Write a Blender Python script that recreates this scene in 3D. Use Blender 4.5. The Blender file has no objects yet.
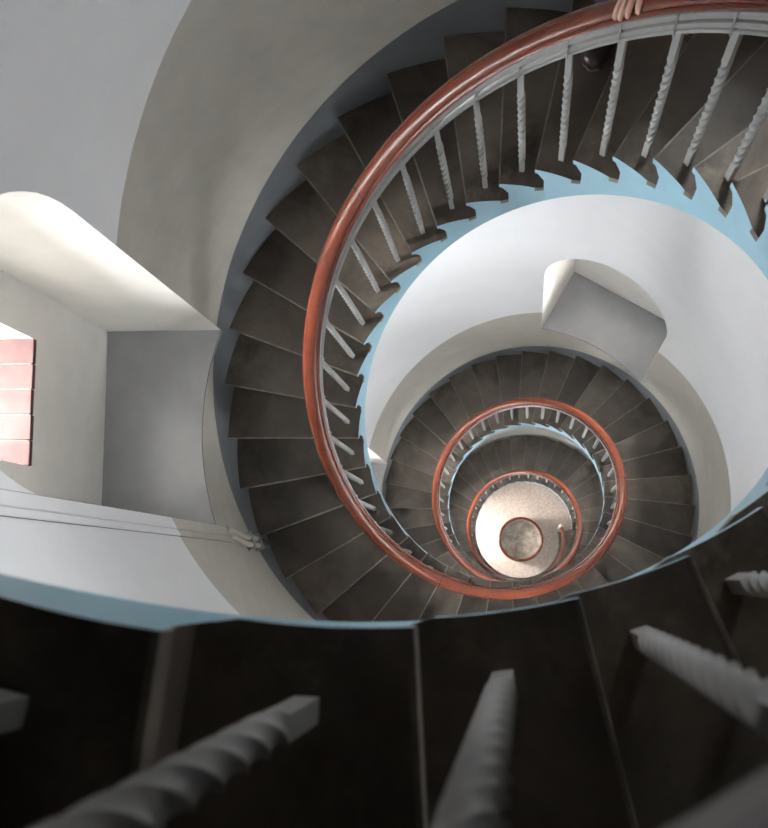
import bpy, bmesh, math, random
from mathutils import Vector, Matrix
PI = math.pi
C = bpy.context.scene.collection
sc = bpy.context.scene
random.seed(4)

# ---------------------------------------------------------------- dimensions
RISE = 0.18                      # one step
NT = 35.113                      # steps per turn
DT = 2 * PI / NT                 # angle of one step
TH0 = 0.2739                     # nosing angle of step 0
RIN, RST, RW = 0.652, 0.659, 1.2605   # tread end, string face, wall
PITCH = RISE * NT
K0, K1 = -15, 105                # first and last step in the flight
FLOOR_Z = -RISE * (K1 + 1)
SLAB = 0.034
OVER = 0.028
ZS = -0.367                      # underside of the string below the nosing line
def th(k): return TH0 + DT * k
def pol(r, a, z): return Vector((r * math.cos(a), r * math.sin(a), z))

# ---------------------------------------------------------------- materials
def newmat(name):
    m = bpy.data.materials.new(name); m.use_nodes = True
    nt = m.node_tree; b = nt.nodes['Principled BSDF']
    return m, nt, b
def N(nt, t, **kw):
    n = nt.nodes.new(t)
    for k, v in kw.items():
        if k in n.inputs.keys(): n.inputs[k].default_value = v
        else: setattr(n, k, v)
    return n
def math_node(nt, op, a, b=None, clamp=False):
    n = nt.nodes.new('ShaderNodeMath'); n.operation = op; n.use_clamp = clamp
    for i, v in enumerate((a, b)):
        if v is None: continue
        if isinstance(v, (int, float)): n.inputs[i].default_value = v
        else: nt.links.new(v, n.inputs[i])
    return n.outputs[0]
def mixc(nt, f, a, b, mode='MIX'):
    n = nt.nodes.new('ShaderNodeMix'); n.data_type = 'RGBA'; n.blend_type = mode
    for i, v in ((0, f), (6, a), (7, b)):
        if isinstance(v, (int, float)): n.inputs[i].default_value = v
        elif isinstance(v, (tuple, list)): n.inputs[i].default_value = (*v[:3], 1)
        else: nt.links.new(v, n.inputs[i])
    return n.outputs[2]
def noise(nt, scale, detail=4, rough=.6, vec=None, dist=0):
    n = N(nt, 'ShaderNodeTexNoise'); n.inputs['Scale'].default_value = scale
    n.inputs['Detail'].default_value = detail; n.inputs['Roughness'].default_value = rough
    n.inputs['Distortion'].default_value = dist
    if vec is None:
        tc = nt.nodes.new('ShaderNodeTexCoord'); vec = tc.outputs['Object']
    nt.links.new(vec, n.inputs['Vector'])
    return n.outputs['Fac']
def ramp(nt, f, lo, hi, a=(0, 0, 0), b=(1, 1, 1)):
    r = nt.nodes.new('ShaderNodeValToRGB'); e = r.color_ramp.elements
    e[0].position = lo; e[1].position = hi; e[0].color = (*a, 1); e[1].color = (*b, 1)
    nt.links.new(f, r.inputs[0]); return r.outputs[0]
def bump(nt, b, f, strength, dist=.01):
    n = nt.nodes.new('ShaderNodeBump'); n.inputs['Strength'].default_value = strength
    n.inputs['Distance'].default_value = dist
    nt.links.new(f, n.inputs['Height']); nt.links.new(n.outputs[0], b.inputs['Normal'])
def simple(name, col, rough, var=.12, scale=20, bumps=0, metal=0, coat=0, spec=.5):
    m, nt, b = newmat(name)
    f = noise(nt, scale)
    dark = tuple(c * (1 - var) for c in col); lite = tuple(min(1, c * (1 + var)) for c in col)
    nt.links.new(ramp(nt, f, .3, .7, dark, lite), b.inputs['Base Color'])
    b.inputs['Roughness'].default_value = rough; b.inputs['Metallic'].default_value = metal
    b.inputs['Coat Weight'].default_value = coat; b.inputs['Specular IOR Level'].default_value = spec
    if bumps: bump(nt, b, f, bumps)
    return m

GREY_PAINT = (.115, .125, .135)
def wall_paint():
    # three painted zones that follow the stair: grey skirting, stone-coloured dado, white above
    m, nt, b = newmat('painted_plaster')
    tc = nt.nodes.new('ShaderNodeTexCoord'); sp = nt.nodes.new('ShaderNodeSeparateXYZ')
    nt.links.new(tc.outputs['Object'], sp.inputs[0])
    a = math_node(nt, 'ARCTAN2', sp.outputs[1], sp.outputs[0])
    a = math_node(nt, 'SUBTRACT', a, TH0)
    a = math_node(nt, 'MULTIPLY', a, PITCH / (2 * PI))
    u = math_node(nt, 'ADD', sp.outputs[2], a)
    wob = noise(nt, 3.0, 3)
    wob = math_node(nt, 'MULTIPLY', math_node(nt, 'SUBTRACT', wob, .5), .025)
    u = math_node(nt, 'ADD', u, wob)
    u = math_node(nt, 'ADD', u, PITCH * 8 + .25)
    u = math_node(nt, 'MODULO', u, PITCH)
    skirt = math_node(nt, 'LESS_THAN', u, .25 + .20)
    dado = math_node(nt, 'LESS_THAN', u, .25 + 1.48)
    n1 = noise(nt, 1.6, 6, .65, dist=.4); n2 = noise(nt, 9, 5, .7)
    white = ramp(nt, n1, .3, .7, (.70, .705, .715), (.76, .765, .775))
    beige = ramp(nt, n1, .3, .72, (.38, .362, .318), (.49, .468, .415))
    beige = mixc(nt, .25, beige, ramp(nt, n2, .35, .7, (.34, .33, .30), (.54, .515, .455)))
    grey = ramp(nt, n2, .3, .7, tuple(c * .88 for c in GREY_PAINT), tuple(c * 1.12 for c in GREY_PAINT))
    c = mixc(nt, dado, white, beige); c = mixc(nt, skirt, c, grey)
    nt.links.new(c, b.inputs['Base Color'])
    b.inputs['Roughness'].default_value = .55
    bump(nt, b, noise(nt, 14, 5, .6), .12, .004)
    return m
M = {}
M['wall'] = wall_paint()
M['niche'] = simple('cream_plaster', (.68, .665, .63), .6, .05, 5, .12)
M['ledge'] = simple('grey_gloss_paint', (.34, .345, .36), .24, .06, 7, .12)
M['blue'] = simple('pale_blue_paint', (.20, .36, .44), .38, .05, 6, .05)
M['iron'] = simple('grey_painted_iron', (.25, .25, .24), .36, .08, 40, .03)
M['white'] = simple('white_painted_wood', (.7, .7, .68), .35, .04, 20)
M['black'] = simple('black_rubber', (.02, .02, .02), .6)
M['soffit'] = simple('white_soffit_plaster', (.6, .6, .6), .6, .05, 6)
M['ceil'] = simple('dark_light_blocking_boards', (.05, .035, .025), .5, .3, 8)  # dark tone chosen to cut bounce light onto the near treads
M['mortar'] = simple('pale_mortar', (.48, .40, .37), .8, .1, 60)
M['crack'] = simple('grimy_crack', (.16, .13, .11), .9, .4, 25)
M['clamp'] = simple('dull_steel', (.3, .31, .32), .35, .1, 30, metal=.6)

def tread_mat():
    m, nt, b = newmat('worn_dark_stone')
    tc = nt.nodes.new('ShaderNodeTexCoord'); oi = nt.nodes.new('ShaderNodeObjectInfo')
    off = nt.nodes.new('ShaderNodeVectorMath'); off.operation = 'ADD'
    comb = nt.nodes.new('ShaderNodeCombineXYZ')
    rr = math_node(nt, 'MULTIPLY', oi.outputs['Random'], 40)
    nt.links.new(rr, comb.inputs[0]); nt.links.new(rr, comb.inputs[2])
    nt.links.new(tc.outputs['Object'], off.inputs[0]); nt.links.new(comb.outputs[0], off.inputs[1])
    n1 = noise(nt, 3.2, 6, .7, off.outputs[0], .5); n2 = noise(nt, 14, 6, .75, off.outputs[0])
    c = ramp(nt, n1, .34, .66, (.036, .029, .022), (.155, .128, .102))
    dust = ramp(nt, n2, .52, .78, (0, 0, 0), (.6, .6, .6))
    # the walked middle band and the corner by the baluster are worn paler
    sp = nt.nodes.new('ShaderNodeSeparateXYZ'); nt.links.new(tc.outputs['Object'], sp.inputs[0])
    rad = math_node(nt, 'SQRT', math_node(nt, 'ADD', math_node(nt, 'POWER', sp.outputs[0], 2), math_node(nt, 'POWER', sp.outputs[1], 2)))
    end = math_node(nt, 'MULTIPLY', math_node(nt, 'SUBTRACT', .80, rad), 6, True)
    dust2 = math_node(nt, 'MULTIPLY', math_node(nt, 'ADD', end, .30), dust)
    c = mixc(nt, dust2, c, (.26, .21, .165))
    mid = math_node(nt, 'MULTIPLY', math_node(nt, 'SUBTRACT', .24, math_node(nt, 'ABSOLUTE', math_node(nt, 'SUBTRACT', rad, .98))), 2.6, True)
    c = mixc(nt, mid, c, (.105, .090, .077))
    v = math_node(nt, 'ADD', math_node(nt, 'MULTIPLY', oi.outputs['Random'], .75), .66)
    hs = nt.nodes.new('ShaderNodeHueSaturation'); nt.links.new(v, hs.inputs['Value']); nt.links.new(c, hs.inputs['Color'])
    nt.links.new(hs.outputs[0], b.inputs['Base Color'])
    nt.links.new(math_node(nt, 'ADD', math_node(nt, 'MULTIPLY', n2, .3), .28), b.inputs['Roughness'])
    b.inputs['Specular IOR Level'].default_value = .45
    bump(nt, b, n2, .25, .004)
    return m
M['tread'] = tread_mat()
M['nosing'] = simple('worn_nosing_edge', (.20, .175, .15), .5, .5, 16)

def wood_mat():
    m, nt, b = newmat('varnished_red_mahogany')
    f = noise(nt, 7, 5, .7, dist=1.5)
    nt.links.new(ramp(nt, f, .25, .75, (.105, .021, .010), (.155, .033, .0135)), b.inputs['Base Color'])
    b.inputs['Roughness'].default_value = .22; b.inputs['Coat Weight'].default_value = .3
    b.inputs['Coat Roughness'].default_value = .08
    return m
M['wood'] = wood_mat()
M['joint'] = simple('dark_joint', (.03, .012, .008), .9, spec=.1, var=.1)

def brick_mat():
    m, nt, b = newmat('red_brick_tile')
    f = noise(nt, 22, 6, .7); g = noise(nt, 5, 3)
    c = ramp(nt, f, .3, .75, (.058, .018, .014), (.10, .037, .030))
    c = mixc(nt, ramp(nt, g, .45, .7, (0, 0, 0), (.5, .5, .5)), c, (.12, .068, .06))
    nt.links.new(c, b.inputs['Base Color']); b.inputs['Roughness'].default_value = .55
    bump(nt, b, f, .3, .004); return m
M['brick'] = brick_mat()
def terrazzo():
    m, nt, b = newmat('speckled_terrazzo')
    v = N(nt, 'ShaderNodeTexVoronoi'); v.inputs['Scale'].default_value = 42
    tc = nt.nodes.new('ShaderNodeTexCoord'); nt.links.new(tc.outputs['Object'], v.inputs['Vector'])
    hs = nt.nodes.new('ShaderNodeRGBToBW'); nt.links.new(v.outputs['Color'], hs.inputs[0])
    c = ramp(nt, hs.outputs[0], .25, .8, (.42, .35, .31), (.62, .54, .48))
    c = mixc(nt, .35, c, ramp(nt, noise(nt, 2.5, 4), .35, .65, (.42, .36, .32), (.60, .52, .47)))
    nt.links.new(c, b.inputs['Base Color']); b.inputs['Roughness'].default_value = .4; return m
M['floor'] = terrazzo()
def sand():
    m, nt, b = newmat('stained_concrete')
    c = ramp(nt, noise(nt, 7, 6, .7), .38, .66, (.24, .205, .17), (.56, .51, .45))
    nt.links.new(c, b.inputs['Base Color']); b.inputs['Roughness'].default_value = .8; return m
M['pit'] = sand()
def glass_mat():
    m = bpy.data.materials.new('window_glass'); m.use_nodes = True; nt = m.node_tree
    nt.nodes.remove(nt.nodes['Principled BSDF'])
    t = nt.nodes.new('ShaderNodeBsdfTransparent'); g = nt.nodes.new('ShaderNodeBsdfGlossy'); g.inputs['Roughness'].default_value = .03
    mx = nt.nodes.new('ShaderNodeMixShader'); mx.inputs[0].default_value = .08
    nt.links.new(t.outputs[0], mx.inputs[1]); nt.links.new(g.outputs[0], mx.inputs[2])
    nt.links.new(mx.outputs[0], nt.nodes['Material Output'].inputs[0]); return m
M['glass'] = glass_mat()
M['skin'] = simple('skin', (.56, .33, .25), .45, .06, 30); 
M['skin'].node_tree.nodes['Principled BSDF'].inputs['Subsurface Weight'].default_value = .08
M['denim'] = simple('blue_denim', (.010, .018, .045), .85, .2, 120, .2)
M['jacket'] = simple('dark_wool', (.02, .018, .022), .9, .2, 90, .2)
M['hair'] = simple('brown_hair', (.05, .028, .015), .5, .3, 80, .3)
M['shoe'] = simple('dark_leather', (.02, .012, .012), .35, .2, 40)
M['sole'] = simple('brown_rubber', (.10, .055, .05), .5, .1, 40)
M['nail'] = simple('finger_nail', (.68, .45, .38), .25, .04, 30)

# ---------------------------------------------------------------- helpers
def obj(name, bm, mats, parent=None, smooth=None, kind=None, recalc=True):
    if recalc: bmesh.ops.recalc_face_normals(bm, faces=bm.faces)
    me = bpy.data.meshes.new(name); bm.to_mesh(me); bm.free()
    if not isinstance(mats, (list, tuple)): mats = [mats]
    for m in mats: me.materials.append(M[m] if isinstance(m, str) else m)
    if smooth is not None:
        for p in me.polygons: p.use_smooth = True
        me.set_sharp_from_angle(angle=math.radians(smooth))
    o = bpy.data.objects.new(name, me); C.objects.link(o)
    if parent: o.parent = parent
    if kind: o['kind'] = kind
    return o
def empty(name, loc=(0, 0, 0), rz=0):
    o = bpy.data.objects.new(name, None); C.objects.link(o); o.location = loc; o.rotation_euler = (0, 0, rz)
    o.empty_display_size = .1; return o
def tag(o, label=None, cat=None, group=None, kind=None):
    for k, v in (('label', label), ('category', cat), ('group', group), ('kind', kind)):
        if v: o[k] = v
    return o
def loft(bm, rings, closed=True, caps=True, mat=0):
    """rings: list of equally long point lists"""
    vs = [[bm.verts.new(p) for p in r] for r in rings]; n = len(vs[0])
    for a, b in zip(vs, vs[1:]):
        for i in range(n if closed else n - 1):
            f = bm.faces.new((a[i], a[(i + 1) % n], b[(i + 1) % n], b[i])); f.material_index = mat
    if caps and closed:
        for r in (vs[0], vs[-1]):
            f = bm.faces.new(r); f.material_index = mat
    return vs
def helix_sweep(bm, prof, k0, k1, per=4, mat=0):
    """prof: (r, z) points, z relative to the nosing line; closed section swept along the stair"""
    n = int(round((k1 - k0) * per)); rings = []
    for i in range(n + 1):
        k = k0 + (k1 - k0) * i / n
        rings.append([pol(r, th(k), z - RISE * k) for r, z in prof])
    return loft(bm, rings, mat=mat)
def box(bm, x0, x1, y0, y1, z0, z1, mat=0, T=None):
    P = [Vector((x, y, z)) for z in (z0, z1) for x, y in ((x0, y0), (x1, y0), (x1, y1), (x0, y1))]
    if T: P = [T @ p for p in P]
    v = [bm.verts.new(p) for p in P]
    for q in ((3, 2, 1, 0), (4, 5, 6, 7), (0, 1, 5, 4), (1, 2, 6, 5), (2, 3, 7, 6), (3, 0, 4, 7)):
        bm.faces.new([v[i] for i in q]).material_index = mat
def tube(bm, pts, r, seg=10, mat=0):
    rings = []; pts = [Vector(p) for p in pts]
    up = Vector((.37, .21, .9)).normalized()
    for i, p in enumerate(pts):
        d = (pts[min(i + 1, len(pts) - 1)] - pts[max(i - 1, 0)]).normalized()
        a = d.cross(up)
        if a.length < .1: a = d.cross(Vector((1, 0, 0)))
        a.normalize(); b = d.cross(a)
        rings.append([p + r * (math.cos(2 * PI * j / seg) * a + math.sin(2 * PI * j / seg) * b) for j in range(seg)])
    loft(bm, rings, mat=mat)

# ---------------------------------------------------------------- tower wall with window niches
NICHES = [(180, -2.42), (60, -6.53), (180, -2.42 - PITCH), (60, -6.53 + PITCH), (60, -6.53 - PITCH), (180, -2.42 - 2 * PITCH), (300, -4.32), (300, -4.32 - PITCH)]
NW, NBACK, WOUT = .42, 1.69, 2.50
SPRING, ARCH = 1.65, .68
TOPZ = 3.8
def seg_ring(bm, r0, r1, z0, z1, n=720):
    rings = [[pol(r, 2 * PI * i / n, z) for r, z in ((r0, z0), (r1, z0), (r1, z1), (r0, z1))] for i in range(n)]
    vs = [[bm.verts.new(p) for p in r] for r in rings]
    for i in range(n):
        a, b = vs[i], vs[(i + 1) % n]
        for j in range(4): bm.faces.new((a[j], a[(j + 1) % 4], b[(j + 1) % 4], b[j]))
def prism(bm, prof, x0, x1, T):
    """prof: (y, z) outline, extruded along x"""
    a = [bm.verts.new(T @ Vector((x0, y, z))) for y, z in prof]
    b = [bm.verts.new(T @ Vector((x1, y, z))) for y, z in prof]
    n = len(prof)
    bm.faces.new(a); bm.faces.new(b[::-1])
    for i in range(n): bm.faces.new((a[i], b[i], b[(i + 1) % n], a[(i + 1) % n]))
    bmesh.ops.recalc_face_normals(bm, faces=bm.faces)
def arch(hw, z0, spring, rise, n=28):
    p = [(-hw, z0), (hw, z0), (hw, z0 + spring)]
    for i in range(1, n):
        a = PI * i / n; p.append((hw * math.cos(a), z0 + spring + rise * math.sin(a) ** .9))
    p.append((-hw, z0 + spring)); return p
bm = bmesh.new(); seg_ring(bm, RW, WOUT, FLOOR_Z - .1, TOPZ)
wall = obj('wall_round', bm, ['wall', 'niche'], kind='structure')
cut_obs = []
def cutter(prof, x0, x1, T):
    b = bmesh.new(); prism(b, prof, x0, x1, T)
    me = bpy.data.meshes.new('cut'); b.to_mesh(me); b.free(); o = bpy.data.objects.new('cut', me); C.objects.link(o); cut_obs.append(o)
    m = wall.modifiers.new('b', 'BOOLEAN'); m.operation = 'DIFFERENCE'; m.object = o; m.solver = 'EXACT'
WH0, WH1, WHW = .80, 2.02, .235
for deg, z0 in NICHES:
    T = Matrix.Rotation(math.radians(deg), 4, 'Z') @ Matrix.Translation((0, 0, z0))
    cutter(arch(NW, -.02, SPRING + (.10 if z0 == -2.42 else .02), ARCH), .9, NBACK, T)
    cutter([(-WHW, WH0 - .03), (WHW, WH0 - .03), (WHW, WH1), (-WHW, WH1)], NBACK - .08, 2.9, T)
# street door at the foot of the tower
DOORZ = FLOOR_Z; DOOR_DEG = 172
TD = Matrix.Rotation(math.radians(DOOR_DEG), 4, 'Z')
cutter([(-.48, DOORZ), (.48, DOORZ), (.48, DOORZ + 2.15), (-.48, DOORZ + 2.15)], .9, 2.9, TD)
dg = bpy.context.evaluated_depsgraph_get()
me = bpy.data.meshes.new_from_object(wall.evaluated_get(dg))
wall.modifiers.clear(); wall.data = me
for o in cut_obs: bpy.data.objects.remove(o)
me.materials.clear(); me.materials.append(M['wall']); me.materials.append(M['niche'])
for p in me.polygons:
    c = p.center; r = math.hypot(c.x, c.y); n = p.normal
    rad = (n.x * c.x + n.y * c.y) / max(r, 1e-6)
    p.material_index = 0 if (rad < -.9 and all(math.hypot(me.vertices[v].co.x, me.vertices[v].co.y) < RW + .01 for v in p.vertices)) else 1
    p.use_smooth = False

# window fittings of each niche
for i, (deg, z0) in enumerate(NICHES, 1):
    T = Matrix.Rotation(math.radians(deg), 4, 'Z')
    bm = bmesh.new(); X = 2.36
    for a in ((-WHW, -WHW + .035, WH0, WH1), (WHW - .035, WHW, WH0, WH1), (-.012, .012, WH0, WH1), (-WHW, WHW, WH0, WH0 + .045), (-WHW, WHW, WH1 - .04, WH1), (-WHW, WHW, 1.18, 1.20), (-WHW, WHW, 1.58, 1.60)):
        box(bm, X, X + .045, a[0], a[1], a[2], a[3])
    w = obj('window_%d' % i, bm, 'white', kind='structure')
    w.location = (0, 0, z0); w.rotation_euler = (0, 0, math.radians(deg))
    bm = bmesh.new(); box(bm, X + .018, X + .024, -WHW + .02, WHW - .02, WH0 + .03, WH1 - .02); obj('glass_pane', bm, 'glass', w)
    # deep grey painted ledge, its front edge following the round wall
    bm = bmesh.new(); top = []
    a1 = math.asin(NW / RW)
    for j in range(17):
        a = -a1 + 2 * a1 * j / 16; top.append((RW * math.cos(a) + .001, RW * math.sin(a)))
    top += [(NBACK, NW), (NBACK, -NW)]
    loft(bm, [[Vector((x, y, z)) for x, y in top] for z in (-.02, 0)])
    tag(obj('ledge', bm, 'ledge', w), 'grey painted ledge')
    # brick sill of rowlocks running outwards
    bm = bmesh.new(); nb = 5; wd = (2 * WHW) / nb
    box(bm, NBACK + .004, X - .002, -WHW, WHW, WH0 - .03, WH0 - .006, 1)
    for j in range(nb):
        y0 = -WHW + j * wd
        bm2 = bmesh.new(); box(bm2, NBACK - .004 - random.uniform(0, .004), X - .004, y0 + .0018, y0 + wd - .0018, WH0 - .028, WH0 + random.uniform(-.0015, .0015))
        bmesh.ops.bevel(bm2, geom=bm2.edges[:], offset=.0015, segments=1, affect='EDGES')
        tmp = bpy.data.meshes.new('t'); bm2.to_mesh(tmp); bm2.free(); bm.from_mesh(tmp); bpy.data.meshes.remove(tmp)
    tag(obj('brick_sill', bm, ['brick', 'mortar'], w), 'red brick sill tiles')

# door frame and opened leaf at ground level
bm = bmesh.new()
for a in ((-.48, -.42, 0, 2.15), (.42, .48, 0, 2.15), (-.42, .42, 2.09, 2.15)):
    box(bm, 1.62, 1.72, a[0], a[1], a[2], a[3])
d = obj('door_1', bm, 'white', kind='structure'); d.location = (0, 0, DOORZ); d.rotation_euler = (0, 0, math.radians(DOOR_DEG))

bm = bmesh.new(); n = 128
loft(bm, [[pol(2.9, 2 * PI * i / n, z) for i in range(n)] for z in (FLOOR_Z - .1, FLOOR_Z)])
obj('floor', bm, 'floor', kind='structure')
bm = bmesh.new()
loft(bm, [[pol(WOUT, 2 * PI * i / n, z) for i in range(n)] for z in (TOPZ, TOPZ + .15)])
obj('light_blocking_ceiling', bm, 'ceil', kind='structure')  # unseen lid, added low and dark to keep light off the near treads

# ---------------------------------------------------------------- staircase
stairs = tag(empty('spiral_staircase', (0, 0, FLOOR_Z)), 'dark stone spiral staircase with pale blue edge winding down around an open well', 'staircase')
def keep(o, par):
    o.parent = par; o.matrix_parent_inverse = Matrix.Translation(-Vector(par.location)); return o
def nose_pt(r, off, z, back=False):
    """point on a line parallel to the nosing at distance off uphill, at radius r (nosing angle = 0)"""
    # nosing lies on +x; uphill is towards -y
    return Vector((math.sqrt(max(r * r - off * off, 0)), -off, z))
def step_mesh():
    bm = bmesh.new(); R1 = RW - .001
    # tread slab: front on the nosing line, back under the next riser
    back = -DT; nd = 8
    def outline(z):
        pts = []
        bk = Matrix.Rotation(back, 4, 'Z')
        pts.append(bk @ nose_pt(RST + .001, OVER + .001, z))
        for j in range(nd + 1): # inner end, uphill to nosing
            pts.append(pol(RIN, back * (1 - j / nd), z))
        for j in range(nd + 1):
            pts.append(pol(R1, back * (j / nd), z))
        pts.append(bk @ nose_pt(R1, OVER + .012, z))
        return pts
    lo, mid, hi = outline(-SLAB), outline(-.004), outline(0)
    # soften the top edge a little
    hi = [Vector((p.x, p.y, p.z)) for p in hi]
    vs = loft(bm, [lo, mid, hi])
    for f in bm.faces:
        c = f.calc_center_median()
        if math.hypot(c.x, c.y) < RIN + .002 and c.z < -.0001 and abs(f.normal.z) < .5: f.material_index = 1
    # riser with a cove under the nosing
    prof = [(OVER, -RISE), (OVER, -.112), (OVER - .008, -.090), (OVER - .020, -.058), (OVER - .026, -SLAB - .002), (OVER - .026, -SLAB), (OVER + .03, -SLAB), (OVER + .03, -RISE)]
    vs = loft(bm, [[nose_pt(r, o, z) for o, z in prof] for r in (RST, R1)])
    bm.faces.ensure_lookup_table()
    bm.normal_update()
    for f in bm.faces:
        if all(abs(math.hypot(v.co.x, v.co.y) - RST) < .001 for v in f.verts): f.material_index = 1
        c = f.calc_center_median()
        if math.hypot(c.x, c.y) < RIN + .002 and abs(f.normal.z) < .5: f.material_index = 1
    bmesh.ops.recalc_face_normals(bm, faces=bm.faces)
    return bm
def nosing_mesh():
    bm = bmesh.new(); n = 14; R1 = RW - .002
    rings = []
    for j in range(n + 1):
        r = RIN + .0005 + (R1 - RIN - .0005) * j / n
        rings.append([Vector((r, y, z)) for y, z in ((-.0035, .0004), (.0010, .0004), (.0016, -.003), (.0016, -.024), (.0002, -.026), (-.003, -.004))])
    loft(bm, rings); return bm
N_IND = 100
KI1 = -14 + N_IND - 1
step0 = obj('step', step_mesh(), ['tread', 'blue']); nos0 = obj('nosing', nosing_mesh(), 'nosing', step0)
nos0['label'] = 'worn pale nosing edge'
for i, k in enumerate(range(-14, KI1 + 1)):
    if i == 0: o = step0
    else:
        o = step0.copy(); C.objects.link(o)
        c = nos0.copy(); C.objects.link(c); c.parent = o
    o.rotation_euler = (0, 0, th(k)); o.location = (0, 0, -RISE * k); keep(o, stairs)
bm = bmesh.new()
for k in range(KI1 + 1, K1 + 1):
    b2 = step_mesh(); bmesh.ops.transform(b2, matrix=Matrix.Translation((0, 0, -RISE * k)) @ Matrix.Rotation(th(k), 4, 'Z'), verts=b2.verts)
    t = bpy.data.meshes.new('t'); b2.to_mesh(t); b2.free(); bm.from_mesh(t)
    b2 = nosing_mesh(); 
    for f in b2.faces: f.material_index = 2
    bmesh.ops.transform(b2, matrix=Matrix.Translation((0, 0, -RISE * k)) @ Matrix.Rotation(th(k), 4, 'Z'), verts=b2.verts)
    t = bpy.data.meshes.new('t'); b2.to_mesh(t); b2.free(); bm.from_mesh(t)
o = keep(obj('lowest_steps', bm, ['tread', 'blue', 'nosing']), stairs); o['kind'] = 'stuff'
# string: blue band with a toothed top edge
bm = bmesh.new(); per = 8
def smooth_z(k): return ZS - RISE * k
cols = []
for k in range(-14, K1 + 1):
    ka = (k - 1) - OVER / RST / DT; kb = k - OVER / RST / DT
    for j in range(per + 1):
        kk = ka + (kb - ka) * j / per
        cols.append((kk, -RISE * k - SLAB + .001))
rings = []
for kk, zt in cols:
    zb = smooth_z(kk)
    if zb < FLOOR_Z: zb = FLOOR_Z
    rings.append([pol(RST, th(kk), zb), pol(RST, th(kk), zt), pol(RST + .05, th(kk), zt), pol(RST + .05, th(kk), zb)])
loft(bm, rings)
keep(obj('string', bm, 'blue', smooth=35), stairs)['label'] = 'pale blue painted string band with toothed top edge'
bm = bmesh.new(); ke = K1 - 2.2
helix_sweep(bm, [(RST + .049, ZS + .002), (RW - .001, ZS + .002), (RW - .001, ZS + .06), (RST + .049, ZS + .06)], -15, ke, 2)
keep(obj('soffit', bm, 'soffit', smooth=35), stairs)['label'] = 'white plaster underside'
# landing at the head of the flight
bm = bmesh.new(); zl = RISE * 15; a1 = th(-15) + .02; a0 = a1 - 2.1; rr = []
for j in range(41):
    a = a0 + (a1 - a0) * j / 40
    rr.append([pol(r, a, z) for r, z in ((RIN, zl), (RW - .001, zl), (RW - .001, zl - .2), (RIN, zl - .2))])
loft(bm, rr); keep(obj('landing', bm, 'tread'), stairs)

# ---------------------------------------------------------------- railing
rail = tag(empty('stair_railing', (0, 0, FLOOR_Z)), 'red varnished handrail on twisted grey iron balusters following the stair well', 'railing')
KR0, KR1 = -14.6, K1 + .45
prof_w = [(.690, .806), (.677, .812), (.674, .819), (.677, .826), (.683, .829), (.682, .836), (.685, .848), (.692, .858), (.703, .8635), (.713, .864), (.724, .860), (.733, .851), (.737, .840), (.7365, .829), (.731, .822), (.735, .816), (.733, .809), (.722, .806)]
bm = bmesh.new(); helix_sweep(bm, prof_w, KR0, KR1, 4)
hr = keep(obj('handrail', bm, 'wood', smooth=40), rail); hr['label'] = 'glossy red brown wooden handrail'
# hairline joints between rail lengths
def shrink(prof, e):
    cr = sum(p[0] for p in prof) / len(prof); cz = sum(p[1] for p in prof) / len(prof)
    return [(cr + (r - cr) * e, cz + (z - cz) * e) for r, z in prof]
for kj in (10.7, 22.4, 33.6, 45.0, 56.3, 0.4):
    bm = bmesh.new(); helix_sweep(bm, shrink(prof_w, 1.012), kj, kj + .03, 40)
    obj('joint', bm, 'joint', hr)
# stacked moulded iron bands under the wood
def band(z0, z1, rin_):
    bm = bmesh.new()
    zm = (z0 + z1) / 2; p = [(.712, z0), (rin_ + .008, z0), (rin_ + .002, z0 + .006), (rin_, zm), (rin_ + .002, z1 - .006), (rin_ + .008, z1), (.712, z1)]
    helix_sweep(bm, p, KR0, KR1, 4)
    return keep(obj('metal_band', bm, 'iron', smooth=30), rail)
band(.698, .726, .679); band(.7275, .764, .675); band(.7655, .806, .677)

RB, DB = .706, -.575
BT = .70
def baluster_mesh(seg_t=84):
    """square bar, plain at both ends and twisted between; tall axis z, foot at 0"""
    bm = bmesh.new(); s = .0086
    H = BT + .12
    def sec(z, ang, k=1.0, n=16):
        pts = []
        for i in range(n):
            a = 2 * PI * i / n
            # rounded square / cable section
            m = max(abs(math.cos(a)), abs(math.sin(a)))
            r = s / (m ** .95) * k
            pts.append(Vector((r * math.cos(a + ang), r * math.sin(a + ang), z)))
        return pts
    rings = [sec(0, 0), sec(.10, 0)]
    z0, z1 = .105, H - .175; tot = (z1 - z0) / .047 * (PI / 2)
    tot = round(tot / (PI / 2)) * PI / 2
    for i in range(seg_t + 1):
        t = i / seg_t; rings.append(sec(z0 + (z1 - z0) * t, tot * t, 1.06))
    rings += [sec(H - .165, tot), sec(H - .03, tot)]
    loft(bm, rings)
    return bm
def strap_mesh():
    bm = bmesh.new()
    p = [(.716, .696), (.678, .696), (.6765, .70), (.6765, .72), (.6725, .732), (.6725, .76), (.6745, .77), (.6745, .802), (.69, .807), (.716, .807)]
    rings = [[pol(r, DT * dk, z - RISE * dk) for r, z in p] for dk in (-.012, .012)]
    loft(bm, rings); return bm
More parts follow.
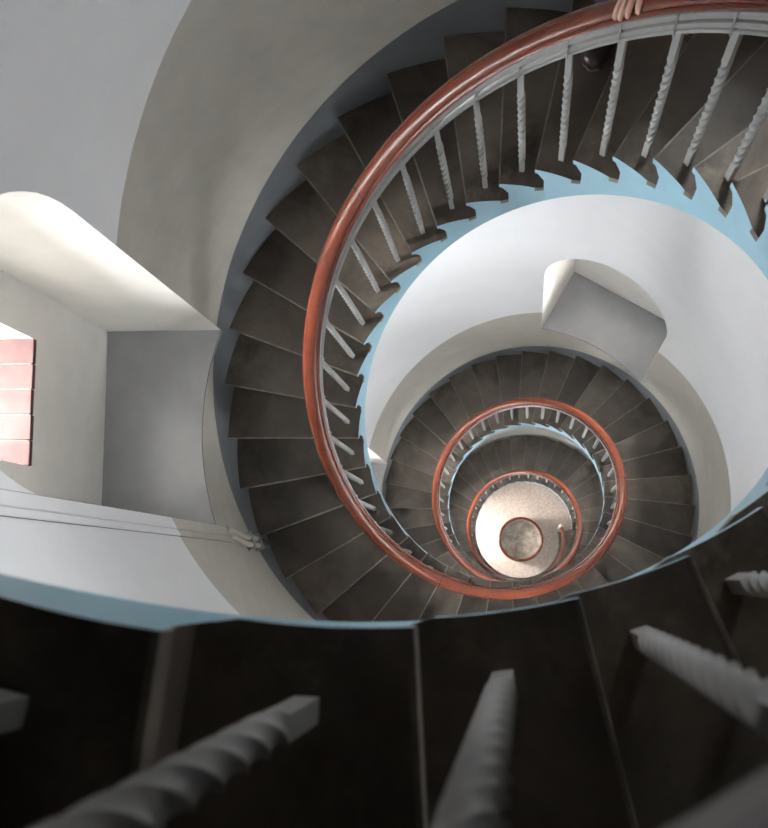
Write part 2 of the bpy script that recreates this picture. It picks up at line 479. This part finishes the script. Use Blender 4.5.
# mesh origin: nosing of its step
bmh = baluster_mesh()
H_AT = -RISE * DB   # nosing line is higher than the tread here
bmesh.ops.transform(bmh, matrix=Matrix.Translation(pol(RB, DT * DB, 0)) @ Matrix.Rotation(DT * DB, 4, 'Z'), verts=bmh.verts)
bal0 = obj('baluster', bmh, 'iron', smooth=28)
bs = strap_mesh(); bmesh.ops.transform(bs, matrix=Matrix.Translation((0, 0, H_AT)) @ Matrix.Rotation(DT * DB, 4, 'Z'), verts=bs.verts)
st0 = obj('strap', bs, 'iron', bal0, smooth=30)
for i, k in enumerate(range(-14, KI1 + 1)):
    if i == 0: o = bal0
    else:
        o = bal0.copy(); C.objects.link(o)
        c = st0.copy(); C.objects.link(c); c.parent = o
    o.rotation_euler = (0, 0, th(k)); o.location = (0, 0, -RISE * k); keep(o, rail)
bm = bmesh.new()
for k in range(KI1 + 1, K1 + 1):
    for src in (bal0.data, st0.data):
        b2 = bmesh.new(); b2.from_mesh(src)
        bmesh.ops.transform(b2, matrix=Matrix.Translation((0, 0, -RISE * k)) @ Matrix.Rotation(th(k), 4, 'Z'), verts=b2.verts)
        t = bpy.data.meshes.new('t'); b2.to_mesh(t); b2.free(); bm.from_mesh(t)
o = keep(obj('lowest_balusters', bm, 'iron'), rail); o['kind'] = 'stuff'
# newel post where the handrail ends at the floor
bm = bmesh.new(); a = th(K1 + .55); zt = -RISE * (K1 + .55) + .80; c0 = pol(.706, a, 0)
prof = [(.040, FLOOR_Z), (.040, FLOOR_Z + .10), (.026, FLOOR_Z + .13), (.022, FLOOR_Z + .3), (.028, FLOOR_Z + .5), (.022, zt - .06), (.032, zt - .02), (.036, zt + .03), (.030, zt + .075), (.016, zt + .10), (.004, zt + .108)]
loft(bm, [[Vector((c0.x + r * math.cos(2 * PI * j / 20), c0.y + r * math.sin(2 * PI * j / 20), z)) for j in range(20)] for r, z in prof])
keep(obj('newel_post', bm, 'white', smooth=45), rail)['label'] = 'pale turned newel post'

# ---------------------------------------------------------------- round curb with red rim on the ground floor
curb = tag(empty('round_curb', (0, 0, FLOOR_Z)), 'low white round curb with red rim in the middle of the ground floor', 'curb')
CR, CH = .385, .62
bm = bmesh.new(); n = 64
pr = [(CR - .05, 0), (CR - .05, CH), (CR - .005, CH), (CR - .005, 0)]
vs = [[bm.verts.new(pol(r, 2 * PI * i / n, z)) for r, z in pr] for i in range(n)]
for i in range(n):
    for j in range(4): bm.faces.new((vs[i][j], vs[i][(j + 1) % 4], vs[(i + 1) % n][(j + 1) % 4], vs[(i + 1) % n][j]))
obj('curb_wall', bm, 'white', curb, smooth=35)
bm = bmesh.new(); pr = [(CR - .026 + .024 * math.cos(2 * PI * j / 12), CH + .018 + .02 * math.sin(2 * PI * j / 12)) for j in range(12)]
vs = [[bm.verts.new(pol(r, 2 * PI * i / n, z)) for r, z in pr] for i in range(n)]
for i in range(n):
    for j in range(12): bm.faces.new((vs[i][j], vs[i][(j + 1) % 12], vs[(i + 1) % n][(j + 1) % 12], vs[(i + 1) % n][j]))
tag(obj('rim', bm, 'wood', curb, smooth=60), 'red varnished rim')
bm = bmesh.new(); loft(bm, [[pol(CR - .049, 2 * PI * i / n, z) for i in range(n)] for z in (.001, .42)])
tag(obj('base_slab', bm, 'pit', curb), 'stained concrete bottom')

# ---------------------------------------------------------------- conduits on the wall beside the niche
cond = tag(empty('cable_conduit', (0, 0, FLOOR_Z)), 'pair of painted cable pipes running down the wall beside the near niche', 'pipe')
R_ = RW + .001
def strip(a0, a1, r_in, z0, z1, mat, bev=.003):
    bm = bmesh.new(); aa = [math.radians(x) for x in (a0, a0 + .12, (a0 + a1) / 2, a1 - .12, a1)]; rs = (r_in + bev, r_in, r_in, r_in, r_in + bev)
    loft(bm, [[pol(R_, aa[0], z)] + [pol(r, a, z) for r, a in zip(rs, aa)] + [pol(R_, aa[-1], z)] for z in (z0, z1)])
    return keep(obj('cover_strip', bm, mat), cond)
strip(-160.75, -158.75, R_ - .009, -2.62, TOPZ - .05, 'wall')
strip(-158.70, -157.55, R_ - .007, -2.62, TOPZ - .05, 'wall')
for a_ in (-160.80, -158.72, -157.52):
    strip(a_ - .03, a_ + .03, R_ - .003, -2.60, TOPZ - .05, 'crack', .0)
for idx, dg_ in enumerate((-158.5, -160.1)):
    a = math.radians(dg_); r = R_ - .010; pts = [pol(r, a, -2.56)]
    a2 = a + math.radians(1.6)
    for j in range(0, 7):
        t = j / 6; e = t * t * (3 - 2 * t)
        pts.append(pol(r - .014 * e, a + (a2 - a) * e, -2.64 - .18 * t))
    pts.append(pol(r - .014, a2, -3.235))
    bm = bmesh.new(); tube(bm, pts, .0125, 12); keep(obj('pipe', bm, 'wall', smooth=60), cond)
for zc in (-2.90, -3.06):
    bm = bmesh.new(); aa = [math.radians(-159.6 + 3.6 * j / 6) for j in range(7)]
    loft(bm, [[pol(r, a, z) for r, z in ((R_, zc), (R_ - .040, zc), (R_ - .040, zc + .03), (R_, zc + .03))] for a in aa])
    keep(obj('clamp', bm, 'clamp'), cond)

# ---------------------------------------------------------------- person on the stair, hand on the rail
def skin_mesh(verts, edges, radii, root=0, sub=2):
    """skin + subdivision grown from a skeleton, returned as a plain mesh"""
    me = bpy.data.meshes.new('sk'); me.from_pydata([tuple(v) for v in verts], edges, [])
    o = bpy.data.objects.new('sk', me); C.objects.link(o)
    md = o.modifiers.new('s', 'SKIN'); md.use_smooth_shade = True
    ms = o.modifiers.new('u', 'SUBSURF'); ms.levels = sub; ms.render_levels = sub
    if not me.skin_vertices: 
        bm = bmesh.new(); bm.from_mesh(me); bm.verts.layers.skin.verify(); bm.to_mesh(me); bm.free()
    for i, r in enumerate(radii):
        rr = (r, r) if isinstance(r, (int, float)) else r
        me.skin_vertices[0].data[i].radius = rr
        me.skin_vertices[0].data[i].use_root = (i == root)
    dgr = bpy.context.evaluated_depsgraph_get(); dgr.update()
    out = bpy.data.meshes.new_from_object(o.evaluated_get(dgr))
    bpy.data.objects.remove(o); return out
def chain(pts, rad, sub=1):
    return skin_mesh(pts, [(i, i + 1) for i in range(len(pts) - 1)], rad, 0, sub)
HK = 4.42                                    # where the hand holds the rail
AH = th(HK); ZR = -RISE * HK
e_in = Vector((-math.cos(AH), -math.sin(AH), 0)); e_t = Vector((-math.sin(AH), math.cos(AH), -RISE / (DT * .705))).normalized(); e_up = Vector((0, 0, 1))
railc = pol(.709, AH, ZR + .862)            # top of the handrail
def H(i, t, u): return railc + e_in * (i - .009) + e_t * t + e_up * u
hand_parts = []
# four fingers over the rail, bent at the knuckles down its inner side
for n_, (t0, spread, L, r0) in enumerate(((.030, .004, .92, .0080), (.010, .001, 1.04, .0084), (-.011, -.003, 1.0, .0082), (-.033, -.014, .92, .0078))):
    pts = [H(-.040, t0 * .85, .030), H(-.012, t0, .030), H(.010 * L + .004, t0 + spread * .5, .022), H(.031 * L + .006, t0 + spread, .004), H(.040 * L, t0 + spread * 1.3, -.020), H(.036 * L, t0 + spread * 1.5, -.036 * L)]
    hand_parts.append(chain(pts, [r0 * 1.15, r0 * 1.12, r0 * 1.02, r0 * .98, r0 * .9, r0 * .74]))
# thumb along the outer side
pts = [H(-.085, .020, .036), H(-.074, .045, .024), H(-.060, .062, .014), H(-.050, .078, -.002)]
hand_parts.append(chain(pts, [.012, .0105, .0095, .0080]))
PA = math.radians(68)                      # where the person stands
hip = pol(1.10, PA, -.13)
fwd = Vector((-math.cos(PA), -math.sin(PA), 0)); inn_ = Vector((math.sin(PA), -math.cos(PA), 0))
def B(f, i, z): return hip + fwd * f + inn_ * i + e_up * z
wrist = H(-.125, -.004, .060)
foot_r = pol(1.165, math.radians(62.5), -RISE * 5 + .0)  # left foot, one tread up, turned along the wall
foot_l = pol(1.185, math.radians(71.0), -RISE * 6 + .0)
FD = {0: Vector((math.sin(1.05), -math.cos(1.05), 0)), 1: Vector((-math.cos(PA), -math.sin(PA), 0))}
shR = B(.02, .165, .50); elb = shR.lerp(wrist, .5) + Vector((0, 0, -.10)) + inn_ * .05
V_, E_, R3 = [], [], []
def add(p, r, link=None):
    V_.append(p); R3.append(r)
    if link is not None: E_.append((link, len(V_) - 1))
    return len(V_) - 1
pel = add(B(0, 0, .0), (.110, .090)); w1 = add(B(0, 0, .17), (.100, .085), pel); ch = add(B(0, 0, .36), (.118, .092), w1)
ut = add(B(0, 0, .47), (.088, .070), ch); nk = add(B(.01, 0, .565), .056, ut); hd0 = add(B(.02, 0, .625), (.072, .078), nk)
hd1 = add(B(.035, 0, .70), (.078, .092), hd0); hd2 = add(B(.03, 0, .79), (.066, .078), hd1)
nose = add(B(.13, 0, .695), .013, hd1)
s1 = add(shR, .046, ut); e1 = add(elb, .040, s1); f1 = add(elb.lerp(wrist, .45), .036, e1); wr = add(wrist, .025, f1)
pm = add(H(-.085, -.003, .050), (.034, .019), wr); pm2 = add(H(-.045, -.002, .034), (.038, .015), pm)
s2 = add(B(0, -.165, .50), .046, ut); e2 = add(B(-.05, -.23, .24), .040, s2); w2 = add(B(.06, -.22, .02), .026, e2); p2 = add(B(.09, -.21, -.05), (.022, .034), w2); 
add(B(.11, -.205, -.13), (.014, .028), p2); add(B(.125, -.185, -.07), .010, p2)
for fi, (sgn, ft, kf) in enumerate(((.085, foot_r, .05), (-.085, foot_l, .03))):
    h_ = add(B(0, sgn, -.07), .088, pel); kneep = (B(0, sgn, -.07) + ft + Vector((0, 0, .09))) / 2 + fwd * kf * .9
    k_ = add(kneep, .058, h_); c_ = add(kneep.lerp(ft + Vector((0, 0, .09)), .35), .055, k_); a_ = add(ft + Vector((0, 0, .10)), .038, c_)
    add(ft + FD[fi] * .10 + Vector((0, 0, .045)), (.034, .03), a_)
body = skin_mesh(V_, E_, R3, 0, 2)
bm = bmesh.new(); bm.from_mesh(body)
for h_ in hand_parts: bm.from_mesh(h_)
# ears, eyes and mouth belong to the head
def blob(b, c, r, mat, sc_=(1, 1, 1), T=None):
    m_ = Matrix.Translation(c) @ (T or Matrix.Identity(4)) @ Matrix.Diagonal((*[r * s for s in sc_], 1))
    res = bmesh.ops.create_uvsphere(b, u_segments=14, v_segments=10, radius=1, matrix=m_)
    for v in res['verts']:
        for f in v.link_faces: f.material_index = mat
for s in (-1, 1):
    blob(bm, B(.03, s * .083, .70), .022, 0, (1, .5, 1.4)); blob(bm, B(.112, s * .031, .722), .011, 1)
blob(bm, B(.112, 0, .655), .018, 2, (.5, 1.2, .35))
person = obj('person', bm, ['skin', 'black', 'sole'], smooth=180)
tag(person, 'person in dark clothes on the upper stairs holding the red handrail', 'person')
def sub_skin(name, pts_links, mat):
    vs, es, rs = [], [], []
    for p, r, l in pts_links:
        vs.append(p); rs.append(r)
        if l is not None: es.append((l, len(vs) - 1))
    me_ = skin_mesh(vs, es, rs, 0, 2); me_.materials.clear(); me_.materials.append(M[mat])
    o_ = bpy.data.objects.new(name, me_); C.objects.link(o_); o_.parent = person; return o_
sub_skin('jacket', [(V_[pel] - Vector((0, 0, .13)), (.170, .145), None), (V_[w1], (.172, .145), 0), (V_[ch], (.195, .155), 1), (V_[ut], (.165, .130), 2), (V_[nk] - Vector((0, 0, .01)), .075, 3),
    (V_[s1], .078, 3), (V_[e1], .052, 5), (V_[f1], .046, 6), (V_[wr] - (V_[wr] - V_[f1]) * .15, .036, 7), (V_[s2], .078, 3), (V_[e2], .052, 9), (V_[w2], .038, 10)], 'jacket')
legs = [(V_[pel] + Vector((0, 0, .02)), (.160, .135), None)]
for sgn, ft, kf in ((.085, foot_r, .05), (-.085, foot_l, .03)):
    b0 = len(legs); kneep = (B(0, sgn, -.07) + ft + Vector((0, 0, .09))) / 2 + fwd * kf * .9
    legs += [(B(0, sgn, -.07), .102, 0), (kneep, .074, b0), (kneep.lerp(ft + Vector((0, 0, .09)), .4), .068, b0 + 1), (ft + Vector((0, 0, .12)), .058, b0 + 2)]
sub_skin('jeans', legs, 'denim')
bm = bmesh.new(); blob(bm, B(.005, 0, .765), .1, 0, (.98, .90, .92)); 
obj('hair', bm, 'hair', person, smooth=180)
for fi, ft in enumerate((foot_r, foot_l)):
    bm = bmesh.new(); fd = FD[fi]
    Tf = Matrix.Translation(ft) @ Matrix(((fd.x, fd.y, 0, 0), (fd.y, -fd.x, 0, 0), (0, 0, 1, 0), (0, 0, 0, 1)))
    rings = []
    for x, w, hh in ((-.075, .022, .05), (-.065, .034, .075), (-.03, .038, .09), (.02, .040, .085), (.07, .044, .060), (.12, .046, .048), (.16, .038, .038), (.18, .018, .028)):
        rings.append([Tf @ Vector((x, w * math.cos(2 * PI * j / 16), .014 + hh * .5 + hh * .5 * math.sin(2 * PI * j / 16))) for j in range(16)])
    loft(bm, rings); sh = obj('shoe', bm, 'shoe', person, smooth=60)
    bm = bmesh.new()
    out_ = [(-.078, .0), (-.07, .028), (-.03, .037), (.03, .038), (.09, .047), (.14, .045), (.175, .028), (.188, 0), (.175, -.028), (.14, -.045), (.09, -.047), (.03, -.038), (-.03, -.037), (-.07, -.028)]
    loft(bm, [[Tf @ Vector((x, y, z)) for x, y in out_] for z in (.001, .018)])
    obj('sole', bm, 'sole', sh)

# ---------------------------------------------------------------- daylight
def daylight(deg, z, size, out, up, power, col):
    """sky light outside an opening, aimed down through it"""
    l = bpy.data.lights.new('daylight', 'AREA'); l.shape = 'RECTANGLE'; l.size = size[0]; l.size_y = size[1]; l.energy = power; l.color = col
    o_ = bpy.data.objects.new('daylight', l); C.objects.link(o_); a = math.radians(deg)
    src = pol(WOUT + out, a, z + up); o_.location = src
    o_.rotation_euler = (pol(1.85, a, z) - src).to_track_quat('-Z', 'Y').to_euler(); return o_
DAY = (.97, .985, 1.0)
PW = {0: 620, 1: 900, 2: 900, 3: 1400, 4: 900, 5: 1300, 6: 620, 7: 900}
UP = {0: .4, 1: .5, 2: .5, 3: 1.25, 4: .5, 5: .5, 6: .6, 7: .5}
for i, (deg, z0) in enumerate(NICHES):
    daylight(deg, z0 + (WH0 + WH1) / 2, (1.7, 2.5 if i == 3 else 1.5), .9, UP[i], PW[i], DAY)
daylight(DOOR_DEG, DOORZ + 1.07, (1.6, 1.6), .8, .7, 220, (1.0, .93, .87))
w = bpy.data.worlds.new('sky'); sc.world = w; w.use_nodes = True
w.node_tree.nodes['Background'].inputs[0].default_value = (.75, .85, 1, 1); w.node_tree.nodes['Background'].inputs[1].default_value = 1.2

# ---------------------------------------------------------------- camera
cam = bpy.data.cameras.new('camera'); co = bpy.data.objects.new('camera', cam); C.objects.link(co); sc.camera = co
cam.sensor_fit = 'HORIZONTAL'; cam.sensor_width = 36; cam.lens = 1219.3 / 768 * 36; cam.clip_start = .02; cam.clip_end = 100
R3m = Matrix(((0.99322043, 0.0076377, 0.11599499), (0.00763709, 0.99139623, -0.13067204), (-0.11599503, 0.13067202, 0.98461667)))
co.matrix_world = Matrix.Translation((0.11166, -0.61701, 2.60904)) @ R3m.to_4x4()
cam.dof.use_dof = True; cam.dof.focus_distance = 6.0; cam.dof.aperture_fstop = cam.lens / 3.8
sc.view_settings.view_transform = 'Standard'; sc.view_settings.look = 'None'; sc.view_settings.gamma = 1
sc.view_settings.exposure = 1.0
sc.cycles.max_bounces = 16; sc.cycles.diffuse_bounces = 10
